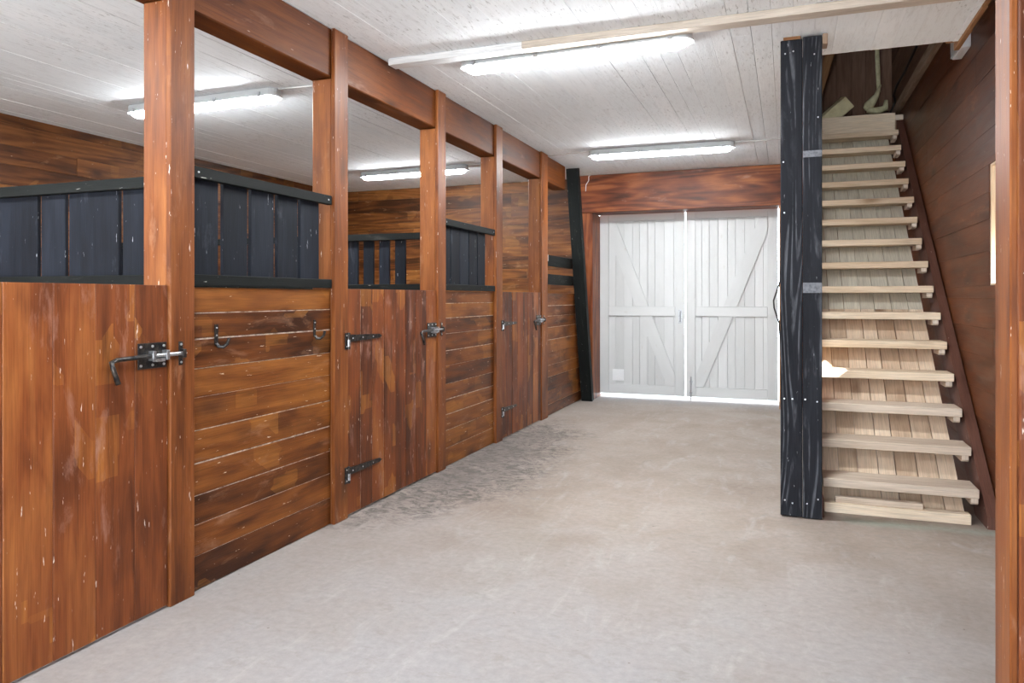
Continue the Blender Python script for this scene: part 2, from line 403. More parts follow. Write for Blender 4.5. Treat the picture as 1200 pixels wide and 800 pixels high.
# right wall around a narrow window; reaches up past the ceiling beside the stairs
WY0, WY1, WZ0, WZ1 = 4.40, 5.07, 1.37, 2.085
wr = MB()
planks(wr, 'x', -1.6, WY0, WZ0, WZ1, 'h', 1.12, 1.15, .18, gap=.0006)
planks(wr, 'x', WY1, 9.45, WZ0, WZ1, 'h', 1.12, 1.15, .18, gap=.0006, ends=4)
planks(wr, 'x', -1.6, 9.45, 0, WZ0, 'h', 1.12, 1.15, .18, gap=.0006, ends=4)
planks(wr, 'x', -1.6, 9.45, WZ1, 3.26, 'h', 1.12, 1.15, .18, gap=.0006, ends=4)
struct(wr.build('wall_right', M['wall_right'], bevel=.0015))
wo = MB()
for a in ((-1.7, WY0, -.1, 3.3), (WY1, 9.5, -.1, 3.3), (WY0, WY1, -.1, WZ0), (WY0, WY1, WZ1, 3.3)): wo.box(1.15, 1.30, *a)
struct(wo.build('wall_right_outer', M['grey_timber'], bevel=0))
# unseen wall behind the camera; its wide doorway is added to let daylight in
wk = MB(); planks(wk, 'y', -6.16, 1.12, 2.25, HC, 'h', -1.6, -1.63, .12); planks(wk, 'y', -6.16, -5.6, 0, 2.25, 'h', -1.6, -1.63, .16); planks(wk, 'y', .9, 1.12, 0, 2.25, 'h', -1.6, -1.63, .16)
wk.box(-6.3, 1.3, -1.68, -1.632, 2.25, HC+.05); wk.box(-6.3, -5.6, -1.68, -1.632, 0, 2.25); wk.box(.9, 1.3, -1.68, -1.632, 0, 2.25)  # added sheets behind the boards stop sun leaking through the seams
struct(wk.build('wall_back', M['wall'], bevel=0))
# window reveal: unseen boards above trim the sunbeam, bare opening with a sill below
wi = MB()
for k in range(4): wi.box(1.22, 1.245, WY0, WY1, 1.62+k*.116, 1.62+k*.116+.114, 'y')
struct(wi.build('window_1', M['raw'], bevel=.001))
fr = MB(); fr.box(1.125, 1.30, WY1-.02, WY1, WZ0, WZ1, 'z'); fr.box(1.125, 1.30, WY0, WY0+.02, WZ0, WZ1, 'z')
fr.box(1.125, 1.30, WY0+.02, WY1-.02, WZ0, WZ0+.012, 'y'); fr.box(1.125, 1.30, WY0+.02, WY1-.02, WZ1-.015, WZ1, 'y')
o = fr.build('window_frame', M['raw'], bevel=.001); o.parent = bpy.data.objects['window_1']

# lintel and jambs of the far opening
t = MB(); t.box(-2.60, 1.12, 9.08, 9.44, 2.366, HC-.002, 'x', tint=.4); struct(t.build('trim_1', M['lintel'], bevel=.006))
t = MB(); t.box(-2.455, -2.303, 9.10, 9.54, 0, 2.366, 'z', tint=.7); struct(t.build('trim_2', M['lintel'], bevel=.005))
t = MB(); t.box(-.085, .06, 9.10, 9.36, 0, 2.366, 'z', tint=.8); struct(t.build('trim_3', M['brown'], bevel=.004))
t = MB(); t.box(.110, .135, 5.10, 9.3, HC, 3.12, 'y', tint=.3); struct(t.build('trim_4', M['attic'], bevel=.002))
t = MB()
yy = -1.6
while yy < 5.1:
    t.box(.967, .990+.012*R.random(), yy, yy+.36, HC-.004-.012*R.random(), HC+.03, 'y', tint=.5); yy += .36
t.box(.90, 1.0, 5.103, 5.125, HC+.0, HC+.05, 'x', tint=.4)
struct(t.build('trim_5', M['brown'], bevel=.003))

# double plank door ------------------------------------------------
def barn_leaf(name, x0, x1, hinge_left):
    root = MB(); z0, z1 = .048, 2.395
    p = MB(); planks(p, 'y', x0, x1, z0, z1, 'v', 9.50, 9.522, .105, gap=.003)
    o = struct(p.build(name, M['white_door'], bevel=.0015))
    fy = (9.478, 9.4985); s = .115
    bk = MB(); bk.box(x0, x1, 9.524, 9.535, z0, z1); o2 = bk.build('outer_skin', M['white_door'], bevel=0); o2.parent = o  # unseen sheet added to stop daylight through the plank gaps
    st = MB(); st.box(x0, x0+s, *fy, z0, z1, 'z'); o2 = st.build('stile', M['white_door'], bevel=.003); o2.parent = o
    st = MB(); st.box(x1-s, x1, *fy, z0, z1, 'z'); o2 = st.build('stile', M['white_door'], bevel=.003); o2.parent = o
    for za, zb in ((z1-.11, z1), (1.06, 1.18), (z0, z0+.125)):
        rr = MB(); rr.box(x0+s+.002, x1-s-.002, *fy, za, zb, 'x'); o2 = rr.build('rail', M['white_door'], bevel=.003); o2.parent = o
    # one long brace from the hinge-side top to the meeting-side foot
    xa, xb = x0+s+.004, x1-s-.004; zt, zb = z1-.114, z0+.129
    w = .13
    if hinge_left:
        up = [(xa, zt), (xa, zt-w*1.4), None, None]
        prof = [(xa, zt-.20), (xb-.10, zb), (xb, zb), (xb, zb+.20-.06), (xa+.09, zt), (xa, zt)]
    else:
        prof = [(xb, zt-.20), (xb, zt), (xb-.09, zt), (xa, zb+.14), (xa, zb), (xa+.10, zb)]
    def seg(z_lo, z_hi):
        # clip the brace between rails by scan: build as quad strip
        def edges(z):
            xs = []
            n = len(prof)
            for i in range(n):
                (ax, az), (bx, bz) = prof[i], prof[(i+1) % n]
                if az != bz and min(az, bz)-1e-9 <= z <= max(az, bz)+1e-9: xs.append(ax+(bx-ax)*(z-az)/(bz-az))
            return min(xs), max(xs)
        zs = sorted({z_lo, z_hi} | {p[1] for p in prof if z_lo < p[1] < z_hi})
        L = [(edges(z)[0], z) for z in zs]; Rr = [(edges(z)[1], z) for z in reversed(zs)]
        poly = L+Rr; out = []
        for q in poly:
            if not out or (Vector(q)-Vector(out[-1])).length > 1e-4: out.append(q)
        if (Vector(out[0])-Vector(out[-1])).length < 1e-4: out.pop()
        b = MB(); b.prism(out, fy[0], fy[1], 'y', grain_dir=(prof[2][0]-prof[0][0] if hinge_left else prof[4][0]-prof[1][0], -2.))
        o3 = b.build('brace', M['white_door'], bevel=.003); o3.parent = o
    seg(1.182, zt); seg(zb, 1.058)
    return o
d1 = barn_leaf('door_1', -2.300, -1.212, True)
d2 = barn_leaf('door_2', -1.192, -.105, False)
v = MB(); v.box(-2.135, -1.985, 9.488, 9.499, .215, .365, 'x')
for k in range(6): v.box(-2.12, -2.0, 9.484, 9.490, .232+k*.021, .238+k*.021, 'x')
o = v.build('vent_plate', M['plastic_white'], bevel=.004, seg=2); o.parent = d1; o['label'] = 'small white vent plate'
h = MB(); h.tube([(-1.262, 9.47, 1.12), (-1.262, 9.445, 1.11), (-1.262, 9.445, 1.0), (-1.262, 9.47, .99)], .007); h.box(-1.285, -1.24, 9.474, 9.479, .97, 1.14, 'z')
o = h.build('latch', M['steel'], bevel=0); o.parent = d1
h = MB(); h.tube([(-1.13, 9.465, .30), (-1.13, 9.465, .01)], .008); h.tube([(-1.13, 9.465, .28), (-1.13, 9.44, .28)], .007)
for z in (.10, .24): h.box(-1.15, -1.11, 9.458, 9.479, z-.01, z+.01)
o = h.build('floor_bolt', M['steel'], bevel=0); o.parent = d2

# ------------------------------------------------------------------ attic above the stairs
a = MB(); planks(a, 'y', -2.2, 1.16, 2.9, 5.6, 'v', 9.44, 9.47, .155, gap=.004); a.box(-2.3, 1.3, 9.472, 9.50, 2.9, 5.8); struct(a.build('wall_upper_far', M['attic'], bevel=.003))  # sheet behind the boards is added to stop daylight through their gaps
a = MB(); planks(a, 'x', -1.6, 9.44, 3.26, 4.9, 'h', 1.125, 1.15, .34, gap=.001); struct(a.build('wall_upper_right', M['attic'], bevel=.001))
a = MB(); a.box(-2.2, -2.15, -1.6, 9.44, 3.17, 5.6); a.box(.3, 1.3, -1.65, -1.6, 2.9, 5.6); a.box(1.15, 1.3, -1.65, 9.5, 3.3, 4.9); struct(a.build('wall_upper_left', M['attic'], bevel=0))  # unseen attic walls added to shut out the sky, rear partly open for daylight
a = MB(); a.prism([(1.30, 4.75), (-2.3, 5.7), (-2.3, 5.76), (1.30, 4.81)][::-1], -1.65, 9.6, 'y'); struct(a.build('ceiling_upper', M['attic'], bevel=0))
a = MB(); planks(a, 'z', -2.15, .11, -1.55, 9.44, 'h', 3.17, 3.12, .15); planks(a, 'z', .11, 1.11, -1.55, 5.06, 'h', 3.17, 3.12, .15)
a2 = MB()
y = 3.05
struct(a.build('floor_upper', M['grey_timber'], bevel=.001))
a2.box(.145, 1.115, 8.475, 9.36, 3.12, 3.17, 'x'); struct(a2.build('floor_landing', M['raw_dusty'], bevel=.002))
a = MB(); a.box(1.075, 1.12, 5.2, 9.43, 3.245, 3.345, 'y', tint=.6); struct(a.build('trim_6', M['grey_timber'], bevel=.004))
a = MB(); a.box(.14, 1.04, 8.45, 8.474, 3.00, 3.19, 'x', tint=.7); struct(a.build('trim_7', M['raw'], bevel=.002))

t = thing('roof_brace', 'short orange-brown timber brace slanting above the stair top beside the black post', 'brace', (.2, 9.2, 3.17))
L = Vector((.20, 9.25, 3.17)); H = Vector((.62, 9.25, 4.65)); d = (H-L); q = d.to_track_quat('Z', 'Y').to_matrix().to_4x4(); q.translation = L
b = MB(); b.box(-.045, .045, -.05, .05, 0, d.length, 'z', mat=q); o = b.build('brace_timber', M['brown'], t, bevel=.004)
b = MB(); b.box(.046, .058, -.04, .04, .05, d.length-.1, 'z', mat=q); b.build('packing_strip', M['grey_timber'], t, bevel=.002)

# pale block lying tilted on the landing
q = Matrix.Translation((.50, 8.88, 3.335)) @ Matrix.Rotation(-.72, 4, 'Y') @ Matrix.Rotation(.3, 4, 'X')
b = MB(); b.box(-.17, .17, -.08, .08, -.075, .075, 'x', mat=q)
tag(b.build('timber_block', M['block'], bevel=.01, loc=(.50, 8.88, 3.17), seg=2), 'pale yellow block tilted on the landing at the top of the stairs', 'block')
# foam scrap hanging on a strip
t = thing('insulation_scrap', 'pale yellow-green foam scrap hanging on a thin strip above the stairs', 'insulation', (.95, 9.3, 3.35))
b = MB(); b.tube([(.965, 9.3, 4.7), (.955, 9.3, 4.2), (.965, 9.3, 3.9), (.975, 9.29, 3.62)], [.02, .022, .024, .02], 8); b.build('strip', M['foam'], t, bevel=0, smooth=True)
b = MB(); b.tube([(.99, 9.28, 3.70), (.95, 9.27, 3.58), (.87, 9.26, 3.47), (.83, 9.26, 3.43)], [.012, .03, .055, .03], 8, cap=True)
b.tube([(.85, 9.26, 3.42), (.95, 9.26, 3.40), (1.04, 9.27, 3.43), (1.05, 9.28, 3.52)], [.03, .045, .04, .02], 8); b.build('foam_lump', M['foam'], t, bevel=0, smooth=True)
b = MB(); b.tube([(1.07, 8.7, 3.36), (1.04, 8.6, 3.40), (1.03, 8.3, 3.42), (1.06, 7.9, 3.46), (1.075, 7.4, 3.52), (1.09, 6.9, 3.6)], .012, 8)
b.tube([(1.07, 8.75, 3.36), (1.05, 8.9, 3.30), (1.04, 8.95, 3.20)], .012, 8)
tag(b.build('loose_cable', M['cable_black'], bevel=0, smooth=True), 'dark loose cable sagging along the ledge above the stairs', 'cable')

# ------------------------------------------------------------------ main frame of the stalls
PX = -2.42
post_data = [(1.02, 1.155), (2.398, 2.535), (3.595, 3.735), (4.93, 5.065), (6.10, 6.255), (7.40, 7.605)]
post_lab = ['stained timber post at the near end of the stall row',
            'first stained timber post, widest in view, with the iron bolt beside it',
            'second stained timber post, between the hook panel and the middle stall door',
            'third stained timber post, at the bolt side of the middle stall door',
            'fourth stained timber post, between the second slatted screen and the last stall door',
            'last stained timber post, where the two bare black rails begin']
posts = []
for (y0, y1), lb in zip(post_data, post_lab):
    t = thing('timber_post', lb, 'post', (-2.5, (y0+y1)/2, 0), 'stained posts of the stall row'); posts.append(t)
    yc = min(y1-.005, y0+.14)
    b = MB(); b.box(-2.575, PX-.0255, y0+.004, yc, 0, 2.555, 'z', tint=.6); b.build('square_post', M['post'], t, bevel=.005)
    b = MB(); b.box(PX-.025, PX, y0, y1, 0, HC-.003, 'z', tint=.45); b.build('face_board', M['post'], t, bevel=.004)
b = MB(); b.box(-2.60, -2.446, -1.6, 8.36, 2.56, HC-.003, 'y', tint=.5)
bm_ = b.build('timber_beam', M['beam'], bevel=.006, loc=(-2.5, 3, 2.56))
tag(bm_, 'dark stained beam running along the ceiling over the stall posts', 'beam')
bm_['kind'] = 'thing'

def screw(lst, x, y, z, r=.006):
    lst.append(MB().tube([(x-.004, y, z), (x+.0025, y, z)], [r, r*.8], 8))
def put_screws(lst, part, root):
    for m_ in lst: sub(m_, 'screw', M['screw'], part, root, bevel=0)

# stall fronts: solid panels with horizontal boards
def stall_panel(y0, y1, lab, hooks=()):
    t = thing('stall_barrier', lab, 'panel', (-2.46, (y0+y1)/2, 0), 'solid board panels of the stall fronts')
    b = MB(); planks(b, 'x', y0+.001, y1-.001, .004, 1.345, 'h', -2.4485, -2.466, .132, gap=.0042); b.build('boarding', M['panel'], t, bevel=.0015)
    b = MB(); b.box(-2.4515, -2.476, y0+.002, y1-.002, .006, 1.343); b.build('backing', M['dust'], t, bevel=0)
    for hy in hooks:
        X = -2.447
        hb = MB(); hb.box(X, X+.004, hy-.010, hy+.010, 1.082, 1.175, 'z')
        hb.tube([(X+.003, hy, 1.088), (X+.014, hy+.004, 1.074), (X+.030, hy+.014, 1.072), (X+.042, hy+.026, 1.086), (X+.046, hy+.034, 1.112)], [.008, .009, .009, .008, .008], 8)
        hk = hb.build('wall_hook', M['iron'], t, bevel=0)
        s = []; screw(s, X+.005, hy, 1.160, .0045); screw(s, X+.005, hy, 1.125, .0045); put_screws(s, hk, t)
    return t
stall_panel(2.535, 3.595, 'low stained panel of horizontal boards with two iron hooks, beside the first post', (2.69, 3.44))
stall_panel(5.065, 6.10, 'low stained panel of horizontal boards without hooks, under the second slatted screen')
stall_panel(7.605, 9.08, 'low scuffed panel of horizontal boards ending at the leaning black brace')
stall_panel(-1.5, 1.02, 'low stained panel at the near end of the stalls')

def stall_door(y0, y1, lab, hinge=True, bolt=True, widths=None, big=False):
    t = thing('stall_door', lab, 'door', (-2.45, (y0+y1)/2, 0), 'low stall doors')
    F = -2.432
    b = MB(); 
    if widths:
        p = y0+.004
        for w in widths:
            b.box(F+R.random()*.002, F-.028, p+.0008, p+w-.0008, .012, 1.35, 'z'); p += w
    else: planks(b, 'x', y0+.004, y1-.003, .012, 1.35, 'v', F, F-.028, .15, gap=.0028)
    b.build('boarding', M['door'], t, bevel=.002)
    b = MB()
    MB().box(F-.004, F-.026, y0+.006, y1-.006, .014, 1.348).build('seam_filler', M['dust'], t, bevel=0)
    for z in (.25, 1.1): b.box(F-.03, F-.058, y0+.03, y1-.03, z-.06, z+.06, 'y')
    b.build('ledge', M['panel'], t, bevel=.003)
    if hinge:
        for z in (1.055, .268):
            y = y0-.035; b = MB(); X = F+.003
            XP = PX+.0005
            b.box(XP, XP+.005, y-.004, y+.026, z-.06, z+.035, 'z')                    # fixed leaf on the post
            L = .43
            b.prism([(y+.038, z-.020), (y+L-.03, z-.011), (y+L, z), (y+L-.03, z+.013), (y+.038, z+.024)], X, X+.006, 'x')
            b.tube([(X+.014, y+.034, z-.062), (X+.014, y+.034, z+.036)], .009, 10)
            hg = b.build('strap_hinge', M['iron'], t, bevel=.0008)
            s = []
            for dy in (.09, .20, .32): screw(s, X+.006, y+dy, z+.001, .005)
            for dz in (-.045, .02): screw(s, XP+.0055, y+.011, z+dz, .005)
            sub(MB().tube([(X+.0145, y+.034, z-.045), (X+.0145, y+.034, z-.005)], .0100, 10), 'pin', M['steel'], hg, t, bevel=0)
            put_screws(s, hg, t)
    if bolt:
        z = 1.062; yb = y1-.005; X = F+.004
        b = MB(); b.box(X-.001, X+.003, yb-.155, yb-.012, z-.052, z+.052, 'y'); bp = b.build('bolt_plate', M['iron'], t, bevel=.0008)
        s = []
        for dy in (-.142, -.084, -.026):
            for dz in (-.038, .038): screw(s, X+.004, yb+dy, z+dz, .0065)
        put_screws(s, bp, t)
        b = MB(); b.tube([(X+.020, yb-.13, z), (X+.020, yb+.072, z), (X+.020, yb+.082, z)], [.0085, .0085, .004], 10)
        b.box(X+.003, X+.030, yb-.105, yb-.088, z-.020, z+.020); b.box(X+.003, X+.030, yb-.035, yb-.018, z-.020, z+.020)
        b.box(X+.003, X+.026, yb-.085, yb-.038, z-.026, z-.012)
        rod = b.build('sliding_bolt', M['steel'], t, bevel=.001)
        b = MB(); b.tube([(X+.020, yb-.11, z), (X+.020, yb-.27, z-.004), (X+.026, yb-.30, z-.012), (X+.034, yb-.300, z-.030), (X+.045, yb-.285, z-.095)], [.0095, .009, .009, .009, .010], 10)
        sub(b, 'bolt_handle', M['iron'], rod, t, bevel=0, smooth=True)
    return t
stall_door(1.20, 2.398, 'nearest stall door, orange-brown vertical boards with a large black bolt', widths=[.195, .185, .115, .180, .172, .178, .166], big=True)
stall_door(3.735, 4.93, 'middle stall door of vertical boards between the second and third post')
stall_door(6.255, 7.40, 'farthest stall door, narrow in view, before the last post')
# keepers for the bolts are screwed to the posts
for i, y in ((1, 2.398), (3, 4.93), (5, 7.40)):
    X = PX; y += .055; b = MB()
    b.box(X-.001, X+.003, y-.011, y+.011, 1.012, 1.112); b.box(X+.003, X+.026, y-.008, y+.008, 1.044, 1.052); b.box(X+.003, X+.026, y-.008, y+.008, 1.072, 1.080)
    b.box(X+.020, X+.026, y-.008, y+.008, 1.052, 1.072)
    kp = b.build('bolt_keeper', M['iron'], posts[i], bevel=.0008)
    s = []; screw(s, X+.004, y, 1.024); screw(s, X+.004, y, 1.100); put_screws(s, kp, posts[i])

# black slatted screens --------------------------------------------
def screen(axis, a0, a1, at, slats, zlo, zhi, lab, facing, r_ext=None, tilt=0.):
    """axis 'y': runs along Y at X=at ; axis 'x': runs along X at Y=at"""
    mid = (a0+a1)/2
    t = thing('slatted_screen', lab, 'screen', (at, mid, zlo) if axis == 'y' else (mid, at, zlo), 'black slatted screens on the stall fronts and partitions')
    def bx(mb, p0, p1, d0, d1, z0, z1, g):
        if axis == 'y': mb.box(at+facing*d0, at+facing*d1, p0, p1, z0, z1, 'y' if g else 'z')
        else: mb.box(p0, p1, at+facing*d0, at+facing*d1, z0, z1, 'x' if g else 'z')
    b = MB(); bx(b, a0, a1, 0, .032, zhi-.052, zhi, 1); b.build('top_rail', M['black_rail'], t, bevel=.003)
    b = MB(); bx(b, a0, a1, 0, .032, zlo, zlo+.05, 1); b.build('bottom_rail', M['black_rail'], t, bevel=.003)
    b = MB()
    for s0, s1 in slats: bx(b, s0, s1, -.022, -.002, zlo+.008, zhi-.012-.012*R.random(), 0)
    b.build('slat_panel', M['black'], t, bevel=.0025)
    if axis == 'y':
        s = []
        for p in (a0+.03, a1-.035): screw(s, at+facing*.033, p, zhi-.026, .0055)
        for m_ in s: m_.build('screw', M['screw'], t, bevel=0)
    return t
def slats(a, b, w, gap):
    out = []; p = a
    while p+w*.5 < b:
        g_ = gap*(.5+R.random()); out.append((p, min(p+w, b))); p += w+g_
    return out
screen('y', 2.536, 3.585, -2.462, [(2.555, 2.725), (2.757, 2.922), (2.948, 3.12), (3.147, 3.315), (3.340, 3.508)], 1.351, 1.877,
       'black slatted screen on the hook panel, between the first and second post', 1)
screen('y', 5.066, 6.095, -2.462, slats(5.07, 6.03, .165, .012), 1.351, 1.900, 'black slatted screen on the middle panel, between third and fourth post', 1)
screen('x', -6.155, -2.585, 2.60, [(p-.163, p) for p in [-2.752-.163*0-.178*k-(.012*math.sin(k*2.1)) for k in range(0, 19)]], 1.352, 1.850,
       'long black slatted screen crossing the nearest stall, in front of the rear wall', -1)
screen('x', -6.155, -2.585, 5.12, [(p-.092, p) for p in [-2.80-.143*k for k in range(0, 24)]], 1.352, 1.800,
       'black slatted screen with wide gaps, seen through the opening above the middle door', -1)
# board partitions below those screens
def partition(y, lab):
    t = thing('stall_partition', lab, 'partition', (-4.3, y, 0), 'board partitions between the stalls')
    b = MB(); planks(b, 'y', -6.15, -2.58, .004, 1.35, 'h', y-.015, y+.015, .14); b.build('boarding', M['panel'], t, bevel=.001)
    for xs in (-6.15, -4.35): MB().box(xs, xs+.09, y+.017, y+.08, 0, 1.35, 'z').build('stud', M['post'], t, bevel=.002)
    t['kind'] = 'thing'
partition(2.60, 'board partition under the nearest cross screen'); partition(5.12, 'board partition under the farther cross screen')
# third bay: two bare rails
for z0, z1, lb in ((1.645, 1.765, 'upper of the two bare black rails beyond the last post'), (1.44, 1.555, 'lower of the two bare black rails beyond the last post')):
    b = MB(); b.box(-2.485, -2.45, 7.606, 9.07, z0, z1, 'y', tint=.3)
    tag(b.build('black_rail', M['black_rail'], bevel=.004, loc=(-2.46, 8.3, z0)), lb, 'rail', 'bare black rails of the last bay')
b = MB(); pts = [(-2.425+.0*k, 7.625+.011*math.cos(k*PI/8), 1.725+.030*math.sin(k*PI/8)) for k in range(17)]; b.tube(pts, .004, 6, cap=False)
b.tube([(-2.452, 7.625, 1.757), (-2.420, 7.625, 1.757)], .004, 6)
tag(b.build('tether_ring', M['steel'], bevel=0, smooth=True), 'small steel tether ring at the end of the upper black rail', 'ring')

# leaning black brace at the far end
def lean(A, B, w, dth, name, mat, **k):
    A, B = Vector(A), Vector(B); d = (B-A); zax = d.normalized(); xax = Vector((1, 0, 0)); yax = zax.cross(xax).normalized()
    m = Matrix((xax, yax, zax)).transposed().to_4x4(); m.translation = A
    b = MB(); b.box(-w/2, w/2, -dth/2, dth/2, 0, d.length, 'z', mat=m, tint=.3); return b.build(name, mat, loc=tuple(A), **k)
o = lean((-2.345, 9.02, .0), (-2.372, 8.42, HC-.02), .14, .10, 'leaning_brace', M['black_rail'], bevel=.005)
tag(o, 'black brace leaning beside the far doorway, its foot on the floor', 'brace')

# free-standing black post before the stairs -----------------------
t = thing('black_post', 'wide black post of two boards standing beside the foot of the stairs', 'post', (.08, 4.72, 0))
b = MB(); b.box(-.036, .085, 4.66, 4.715, .008, HC-.02, 'z', tint=.3); b.build('board', M['black_post'], t, bevel=.004)
b = MB(); b.box(.087, .192, 4.658, 4.716, .004, HC-.012, 'z', tint=.6); b.build('board', M['black_post'], t, bevel=.004)
b = MB(); b.box(-.02, .075, 4.665, 4.80, HC-.0195, HC-.001, 'x', tint=.5); o = b.build('packing_block', M['brown'], t, bevel=.002); o['label'] = 'tan packing block at the ceiling'
b = MB(); b.box(.195, .222, 4.66, 4.76, HC-.065, HC-.004, 'z'); o = b.build('plaster_patch', M['grey_timber'], t, bevel=.003); o['label'] = 'grey rough patch at the ceiling'
for z0, z1 in ((1.325, 1.385), (2.12, 2.158)):  # thin strips stand for patches of scuffed paint
    b = MB(); b.box(.088, .1915, 4.6565, 4.6585, z0, z1, 'x'); o = b.build('tape_strip', M['tape'], t, bevel=0); o['label'] = 'grey scuffed strip'
b = MB()
for x_, z_ in ((-.01, 2.74), (.035, 2.75), (.15, 2.72), (-.012, .10), (.03, .085), (.11, .09), (.17, .12), (-.015, .70), (.03, .70), (.10, .70), (.165, .69), (.17, 2.35), (-.02, 2.1), (-.015, 1.8)):
    MB().tube([(x_, 4.662, z_), (x_, 4.6545, z_)], [.0055, .004], 8).build('screw', M['screw'], t, bevel=0)
b = MB(); b.tube([(-.06, 9.05, 2.30), (-.065, 9.05, 1.7), (-.07, 9.05, 1.5), (-.145, 9.05, 1.26), (-.14, 9.05, 1.18), (-.085, 9.05, 1.0), (-.06, 9.05, .6), (-.055, 9.05, .02)], .009, 8)
tag(b.build('hanging_cable', M['cable_black'], bevel=0, smooth=True), 'dark cable hanging at the right door jamb behind the black post', 'cable')

# near right post ---------------------------------------------------
t = thing('corner_post', 'tall worn brown post cut by the picture edge, in front of the stairs', 'post', (.61, 2.27, 0))
b = MB(); b.box(.531, .70, 2.20, 2.343, 0, HC-.003, 'z', tint=.55); b.build('square_post', M['post'], t, bevel=.004)
b = MB(); b.box(.5455, .72, 2.175, 2.1995, 0, HC-.003, 'z', tint=.35); b.build('face_board', M['door'], t, bevel=.003)
for z in (1.24, 1.36, 1.42, 1.95, .55, .35, .9): MB().tube([(.557+.01*R.random(), 2.176, z), (.557, 2.171, z)], [.004, .003], 8).build('screw', M['screw'], t, bevel=0)
# junction box
t = thing('junction_box', 'small white junction box high on the right wall beside the stairs', 'box', (1.1, 5.6, 2.95))
b = MB(); b.box(1.06, 1.119, 5.52, 5.80, 2.925, 3.06, 'y'); b.build('box', M['plastic_white'], t, bevel=.006, seg=2)
b = MB(); b.box(1.050, 1.059, 5.525, 5.795, 2.93, 3.055, 'y'); b.build('cover', M['plastic_grey'], t, bevel=.003)

# ------------------------------------------------------------------ staircase
RISE, RUN, YS, NT = .198, .2386, 4.885, 15
SX0, SX1 = .205, 1.036
t = thing('staircase', 'steep open staircase of raw pale treads rising beside the right wall', 'staircase', (.62, 5, 0))
k_ = RISE/RUN
dirv = (RUN, RISE)
top = lambda y: .068+k_*(y-4.80)
for x0, x1, tint in ((1.052, 1.112, .5), (.148, .200, .5)):
    b = MB()
    ye = 8.47
    up = .17 if x0 < .5 else 0  # hidden left stringer raised to block sun spill onto the aisle floor
    b.prism([(4.80, 0), (5.09, 0), (ye, top(ye)-.30), (ye, top(ye)+up), (4.92, top(4.92)+up), (4.80, top(4.80))], x0, x1, 'x', grain_dir=dirv, tint=tint)
    b.build('stringer', M['stringer'], t, bevel=.003)
b = MB(); b.box(.163, .203, 4.72, 4.798, 0, .12, 'z', tint=.8); o = b.build('foot_block', M['stringer'], t, bevel=.003); o['label'] = 'reddish foot block'
cl = MB()
for i in range(NT):
    y = YS+RUN*i; z = RISE*(i+1); b = MB(); jr = (R.random()-.5)*.012
    th = .052
    b.box(SX0+(R.random()-.5)*.006, SX1+jr, y, y+.232, z-th, z, 'x')
    b.build('tread', M['raw_dusty'] if i < 3 else M['raw'], t, bevel=.003)
    b = MB(); b.prism([(y+.012, z-th-.002), (y+.012, z-th-.028), (y+.03, z-th-.040), (y+.21, z-th-.040), (y+.21, z-th-.002)][::-1], SX1-.045, SX1-.008, 'x', tint=.8)
    b.build('cleat', M['raw_dusty'], t, bevel=.002)
# sloping boarding behind the treads; the upper lengths are older, greyed boards
def sloped(y0, y1, mat, nm):
    b = MB(); p = SX0; off = -.215
    for w in (.105, .112, .118, .098, .120, .116, .098):
        q = min(p+w, .985); g_ = R.choice((.003, .0045, .006))
        zt = lambda yy: RISE+k_*(yy-YS)+off
        prof = [(y0, max(zt(y0), .004)), (y0, max(zt(y0)-.03, .0)), (y1, zt(y1)-.03), (y1, zt(y1))]
        b.prism([(y0, zt(y0)-.03), (y1, zt(y1)-.03), (y1, zt(y1)), (y0, zt(y0))], p+g_/2, q-g_/2, 'x', grain_dir=dirv)
        p = q
    return b.build(nm, mat, t, bevel=.0015)
o = sloped(4.945, 6.36, M['board_warm'], 'back_boarding'); o['label'] = 'newer warm-toned boards behind the lower treads'
o = sloped(6.362, 8.45, M['board_grey'], 'back_boarding'); o['label'] = 'older greyed boards behind the upper treads'
b = MB(); b.box(.212, .985, 4.853, 4.93, .0, .058, 'x', tint=.9); b.build('kick_board', M['raw'], t, bevel=.003)
b = MB(); b.box(.275, .745, 4.875, 4.928, .0585, .092, 'x', tint=.2)
tag(b.build('loose_batten', M['raw_dusty'], bevel=.002, loc=(.5, 4.9, .0585)), 'short loose batten lying on the bottom board of the stairs', 'batten')

# ------------------------------------------------------------------ ceiling battens, lamps, cables
b = MB(); b.box(-2.415, -1.50, 4.19, 4.285, HC-.042, HC, 'x', tint=.6)
tag(b.build('ceiling_batten', M['white_wood'], bevel=.003, loc=(-2, 4.24, HC)), 'white painted batten on the ceiling next to the beam', 'batten', 'ceiling battens')
b = MB(); b.box(-1.498, .96, 4.185, 4.28, HC-.045, HC, 'x', tint=.4)
tag(b.build('ceiling_batten', M['bare_timber'], bevel=.003, loc=(-.3, 4.24, HC)), 'bare timber batten on the ceiling above the front lamp', 'batten', 'ceiling battens')

